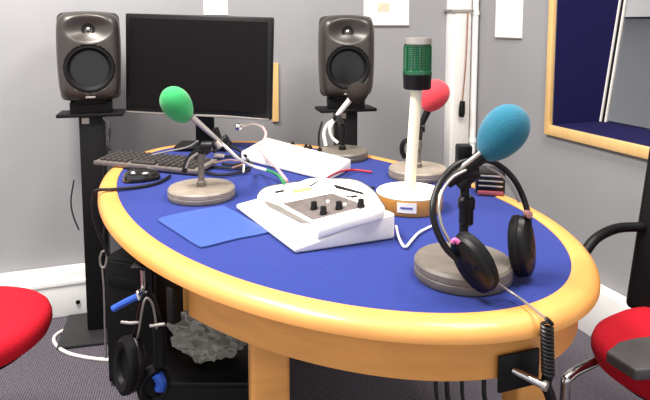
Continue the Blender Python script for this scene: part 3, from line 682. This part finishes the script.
cable([atY(334, 120, Yk), atY(327, 125, Yk - .01), atY(324, 134, Yk - .01), atY(326, 146, Yk - .02)], .0065, M_CABW, 'white_cable', 'white cable hanging from the far black microphone', 'white cables of the far microphone')
cable([atY(334, 121, Yk), atY(330, 128, Yk - .02), atY(332, 137, Yk - .02), atY(338, 143, Yk - .03)], .006, M_CABW, 'white_cable', 'white cable curling from the far black microphone', 'white cables of the far microphone')
cable([atY(322, 122, Yk), atY(319, 134, Yk), atY(319, 146, Yk)], .004, M_CABB, 'black_cable', 'thin black cable beside the far black microphone')
# tangle of dark leads behind the green microphone
for i, (pl, lab) in enumerate(((((212, 160), (232, 156), (248, 158), (240, 164), (222, 164)), 'flat black loop'), (((208, 166), (228, 168), (246, 168), (252, 163)), 'long black lead'), (((214, 152), (226, 146), (238, 150), (246, 156)), 'raised black lead'), (((204, 172), (220, 175), (238, 173), (250, 170)), 'nearest black lead'))):
    cable([at(x, y, TZ + .008 + (.012 if i == 2 else 0)) for x, y in pl], .005, M_CABB, 'black_lead', lab + ' in the tangle right of the green microphone', 'black leads behind the green microphone')
cable([at(214, 163, TZ + .02), at(230, 160, TZ + .02), at(244, 163, TZ + .02), at(232, 168, TZ + .015)], .0025, mat('brown_cable', (150, 112, 92), .5), 'brown_lead', 'thin brown lead in the tangle right of the green microphone')
cable([at(244, 164, TZ + .018), at(243.5, 172, TZ + .01)], .003, M_CABW, 'white_stub', 'short white lead end beside the tangle of black leads')
cable([atY(152, 155, 1.9), atY(170, 151, 1.87), atY(188, 147, 1.84), atY(198, 141, 1.82)], .003, M_SILVER, 'pale_lead', 'pale lead stretched above the keyboard')
cable([atY(103, 118, 2.16), atY(109, 126, 2.14), atY(108, 140, 2.12), atY(110, 150, 2.08)], .004, M_CABB, 'keyboard_cable', 'black lead dropping behind the left end of the keyboard')
cable([atY(196, 115, 2.12), atY(225, 116, 2.13), atY(262, 119, 2.14)], .0022, M_SILVER, 'thin_lead', 'thin pale lead running along the lower edge of the monitor')
# small slotted unit beyond the headphones
q = at(486, 196, TZ); t = thing('desk_unit', 'dark slotted desk unit behind the near microphone', 'desk unit', (q.x + .01, q.y + .05, TZ))
DM = T(q.x + .012, q.y, TZ) @ Matrix.Rotation(R(-12), 4, 'Z')
mb = MB(); mb.box(DM @ T(0, .045, .034), .078, .09, .062, .006); mb.build('case', M_BLACK, t)
for k in range(3):
    mb = MB(); mb.box(DM @ T(0, -.001, .028 + k * .014), .066, .006, .005, .002); mb.build('slat', M_SILVER, t)
mb = MB(); mb.box(DM @ T(0, -.001, .008), .07, .008, .013, .003); mb.build('lower_strip', mat('dull_red', (140, 66, 76), .5), t, label='dull red lower strip')

# ------------------------------------------------------------------ under the left side of the table
b0, b1 = at(109, 384, 0), at(160, 397, 0); be = (b1 - b0).normalized(); bn = Vector((-be.y, be.x, 0))
tw = thing('computer_tower', 'black computer tower standing on the carpet under the left rim', 'computer', b0)
BM_ = Matrix((be, bn, Z)).transposed().to_4x4(); BM_.translation = b0
mb = MB(); mb.box(BM_ @ T(.10, .19, .225), .20, .38, .44, .008); mb.build('case', M_BLACK, tw)
mb = MB(); mb.box(BM_ @ T(.10, -.004, .225), .185, .012, .42, .005); mb.build('front_panel', M_SATIN, tw)
mb = MB(); mb.box(BM_ @ T(.10, -.012, .37), .15, .006, .035, .002); mb.build('drive_bay', M_RUBBER, tw)
for k in (0.03, .17):
    mb = MB(); mb.box(BM_ @ T(k, .05, .003), .02, .03, .006); mb.box(BM_ @ T(k, .33, .003), .02, .03, .006); mb.build('foot', M_RUBBER, tw)
bx0 = Vector((-.345, 1.66, 0))
mb = MB(); mb.box(T(bx0.x + .03, bx0.y, .12), .32, .26, .235, .012)
sb_ = thing('storage_box', 'black storage box on the carpet under the table', 'storage box', (bx0.x + .03, bx0.y, 0)); mb.build('box', M_SATIN, sb_)
mb = MB(); mb.box(T(bx0.x + .03, bx0.y, .235), .335, .275, .02, .006); mb.build('lid', M_BLACK, sb_)
# crumpled plastic bag on the box
m_ = MB(); b = bmesh.new(); bmesh.ops.create_icosphere(b, subdivisions=5, radius=1)
for v in b.verts:
    d = v.co.copy(); nn = noise.turbulence(d * 2.2 + Vector((3, 1, 5)), 4, True) ; rid = abs(noise.noise(d * 5.0)) * .35
    v.co = d * (0.80 + .30 * nn - rid * .5); v.co.x *= .118; v.co.y *= .09; v.co.z = max(-.058, v.co.z * .07)
m_.merge(b, T(bx0.x + .005, bx0.y - .005, .312) @ Matrix.Rotation(R(12), 4, 'Y'), False)
tag(m_.build('plastic_bag', M_FILM), 'crumpled clear plastic bag under the apron of the table', 'bag')

# left hook with headphones
th = t_px(150); hk = tout(th, -.02)
hk_t = thing('headphone_hook', 'metal hook screwed under the left end of the table', 'hook', (hk.x, hk.y, .69))
hy = hk.y
A_ = atY(143, 288, hy)
mb = MB(); mb.tube([Vector((A_.x, hy, .688)), A_, atY(138, 292, hy - .02), atY(140, 300, hy - .03)], .0045, 10); mb.build('hook', M_CHROME, hk_t)
mb = MB(); mb.box(T(A_.x + .01, hy, .686), .06, .04, .008, .002); mb.build('plate', M_SATIN, hk_t)
h2 = thing('headphones', 'black headphones with blue trim hanging from the hook under the left rim', 'headphones', atY(142, 395, hy))
def band2(pts, r, m, nm, lab=None): m_ = MB(); m_.tube([atY(x, y, hy + dy) for x, y, dy in pts], r, 9); return m_.build(nm, m, h2, label=lab)
band2([(130, 350, 0), (136, 330, -.01), (141, 305, -.025), (146, 293, -.03), (153, 300, -.02), (160, 325, .0), (163, 350, .01)], .0055, M_BLACK, 'headband')
band2([(134, 352, 0), (139, 330, -.02), (143, 306, -.035), (147, 298, -.035), (153, 306, -.03), (157, 330, -.02)], .0026, M_SILVER, 'headband_wire')
band2([(113, 309, -.02), (122, 304, -.02), (132, 299, -.02), (141, 295, -.022)], .0075, M_BLUE, 'blue_sleeve', 'blue sleeve near the hook')
band2([(121, 322, -.02), (131, 323, -.02), (139, 322, -.02)], .0035, M_SILVER, 'wire_end')
band2([(150, 326, -.03), (158, 325, -.03), (165, 324, -.03)], .0035, M_SILVER, 'wire_end')
band2([(159, 326, -.01), (160, 345, -.01), (160, 365, -.01)], .014, M_RUBBER, 'cushion_sleeve')
band2([(157, 374, -.015), (161, 382, -.015), (160, 389, -.015)], .0125, M_BLUE, 'blue_connector', 'blue connector sleeve')
_hp = hp; hp = h2
c = atY(131, 364, hy - .01); v = (atY(136, 335, hy) - atY(126, 395, hy)).normalized(); cup('a', c, (-.75, -.65, .1), .064, .046, .036, v)
c = atY(153, 384, hy - .005); v = (atY(160, 368, hy) - atY(146, 398, hy)).normalized(); cup('b', c, (.5, -.8, .1), .042, .034, .03, v)
hp = _hp
# small clamp plate at the end of the apron
q = tout(ta - .0, .04)
mb = MB(); qa = atY(176, 288, q.y); qb = atY(176, 324, q.y); mb.box(T(q.x - .012, q.y + .012, (qa.z + qb.z) / 2 - .002) @ Matrix.Rotation(R(-38), 4, 'Z'), .02, .022, qa.z - qb.z, .003)
tag(mb.build('end_bracket', M_SATIN), 'black bracket at the left end of the wooden apron', 'bracket')

# right bracket with peg
tr = t_px(533); q = tout(tr, .017); d = (tout(tr + .01, 0) - tout(tr - .01, 0)).normalized()
if d.x < 0: d = -d
nrm = Vector((d.y, -d.x, 0)); 
if nrm.y > 0: nrm = -nrm
BRM = Matrix((d, -nrm, Z)).transposed().to_4x4(); BRM.translation = Vector((q.x, q.y, 0)) + nrm * .006
br = thing('headphone_bracket', 'black metal bracket with a steel peg on the apron, below the coiled cord', 'bracket', (q.x, q.y, APB))
z_a = atY(529, 350, q.y).z; z_b = atY(529, 386, q.y).z
mb = MB(); mb.box(BRM @ T(0, 0, (z_a + z_b) / 2), .080, .006, z_a - z_b, .002); mb.build('plate', M_SATIN, br)
mb = MB(); pq = BRM @ Vector((-.012, -.003, (z_a + z_b) / 2 + .004)); pe = pq + nrm * .045 + d * .022 - Z * .004; mb.tube([pq, pe], .0065, 14, 1); mb.build('peg', M_CHROME, br)
mb = MB(); mb.tube([pe, pe + (pe - pq).normalized() * .006], .008, 14, 1); mb.build('peg_cap', M_SILVER, br)
q2 = atY(548, 378, q.y - .02)
mb = MB(); mb.tube([atY(549, 372, q.y - .02), atY(546, 384, q.y - .02), atY(551, 400, q.y - .02), atY(549, 420, q.y - .02)], .009); tag(mb.build('cord_plug', M_BLACK), 'black plug and sleeve at the lower end of the coiled cord', 'plug')
for i, x in enumerate((436, 447, 462, 484)):
    mb = MB(); Yq = 1.12 + .02 * i; mb.tube([Vector((atY(x, 380, Yq).x, Yq, .665)), atY(x, 390, Yq), atY(x + 5, 410, Yq), atY(x + 2, 470, Yq)], .004 + .001 * (i % 2))
    tag(mb.build('hanging_cable', M_CABB), 'dark cable hanging under the front of the table, %s' % ('leftmost of four', 'second from the left of four', 'third from the left of four', 'rightmost of four')[i], 'cable', 'cables hanging under the table front')

# ------------------------------------------------------------------ chairs
def chair(label, c, fwd, seat_front, seat_back, seat_w, back_at, back_w, arm=True, zs=.47, rnd=.72):
    """fwd: the way the sitter faces; local +X = fwd, +Y = left"""
    t = thing('office_chair', label, 'chair', (c[0], c[1], 0), math.atan2(fwd[1], fwd[0]), 'red meeting chairs')
    poly = []
    for i in range(48):
        a = 2 * math.pi * i / 48; cx_, sy_ = math.cos(a), math.sin(a)
        x = math.copysign(abs(cx_) ** rnd, cx_); y = math.copysign(abs(sy_) ** rnd, sy_)
        poly.append(((seat_front if x > 0 else seat_back) * x, seat_w * y))
    m_ = MB(); prof = [(.88, -.040), (.96, -.030), (1.0, -.008), (1.0, .006), (.975, .022), (.92, .032), (.8, .038), (.6, .041), (.3, .042), (.01, .042)]
    vs = []; fs = []; n = 48
    for s_, z_ in prof:
        for x, y in poly: vs.append((x * s_, y * s_, zs + z_ - .042))
    for i in range(len(prof) - 1):
        for k in range(n): k2 = (k + 1) % n; fs.append((i * n + k, i * n + k2, (i + 1) * n + k2, (i + 1) * n + k))
    fs.append(tuple(range(n))[::-1]); fs.append(tuple((len(prof) - 1) * n + k for k in range(n))); m_.add(vs, fs); m_.build('seat', M_RED, t, world=False)
    m_ = MB(); m_.prism([(x * .8, y * .8) for x, y in poly], zs - .098, zs - .080); m_.build('seat_pan', M_SATIN, t, world=False)
    m_ = MB(); m_.box(T(-back_at - .03, 0, zs + .23) @ Matrix.Rotation(R(-10), 4, 'Y'), .04, back_w, .54, .016, 4); m_.build('backrest', M_SATIN, t, world=False)
    if arm:
        for s_ in (-1, 1):
            m_ = MB(); m_.tube([(-back_at, s_ * .17, zs - .07), (0, s_ * .17, zs - .085), (seat_front - .06, s_ * .17, zs - .085), (seat_front + .035, s_ * .17, zs - .09), (seat_front + .045, s_ * .17, zs - .13), (seat_front + .045, s_ * .17, .10), (seat_front + .02, s_ * .17, .014), (-.05, s_ * .17, .014), (-seat_back, s_ * .17, .014)], .0115, 12)
            m_.build('leg_frame', M_CHROME, t, world=False)
            m_ = MB(); m_.tube([(-back_at + .0, s_ * (back_w / 2 - .02), zs + .19), (-.06, s_ * .25, zs + .19), (.03, s_ * .25, zs + .180), (.085, s_ * .25, zs + .145)], lambda t_: .013, 12)
            m_.build('arm', M_SATIN, t, world=False)
            m_ = MB(); m_.tube([(.078, s_ * .25, zs + .152), (.088, s_ * .25, zs + .138)], .015, 12, 1); m_.build('arm_tip', M_CHROME, t, world=False)
    else:
        m_ = MB(); m_.lathe([(.001, .08), (.028, .08), (.028, .25), (.02, .26), (.02, zs - .09), (.001, zs - .09)], Matrix(), 24); m_.build('pedestal', M_SATIN, t, world=False)
        for k in range(5):
            a = k * math.tau / 5 + math.pi / 5; e = Vector((math.cos(a), math.sin(a), 0))
            m_ = MB(); m_.tube([e * .02 + Z * .095, e * .14 + Z * .085, e * .22 + Z * .065], .016, 10); o = m_.build('leg', M_SATIN, t, world=False)
            m_ = MB(); m_.lathe([(.006, -.012), (.027, -.011), (.027, .011), (.006, .012)], frame(e * .22 + Z * .028, (-e.y, e.x, 0)), 20); m_.build('castor', M_RUBBER, o, world=False)
    return t
chL = chair('red chair at the left of the table, only its seat in view', (-.925, 1.46), (.99, -.12), .205, .24, .20, .22, .44, arm=False, rnd=.9)
chR = chair('red chair with a black back at the right end of the table', (.86, 1.31), (-.85, -.53), .2, .2, .22, .13, .485, rnd=.8)
m_ = MB()
ps = [at(x, y, .497) for x, y in ((606, 351), (619, 341), (636, 337), (668, 334), (700, 352), (668, 367), (636, 370), (630, 366))]
m_.prism([(p.x, p.y) for p in ps], .471, .497, bev=.005)
tag(m_.build('laptop_case', M_PAD), 'dark grey case lying on the red seat of the right chair', 'case')
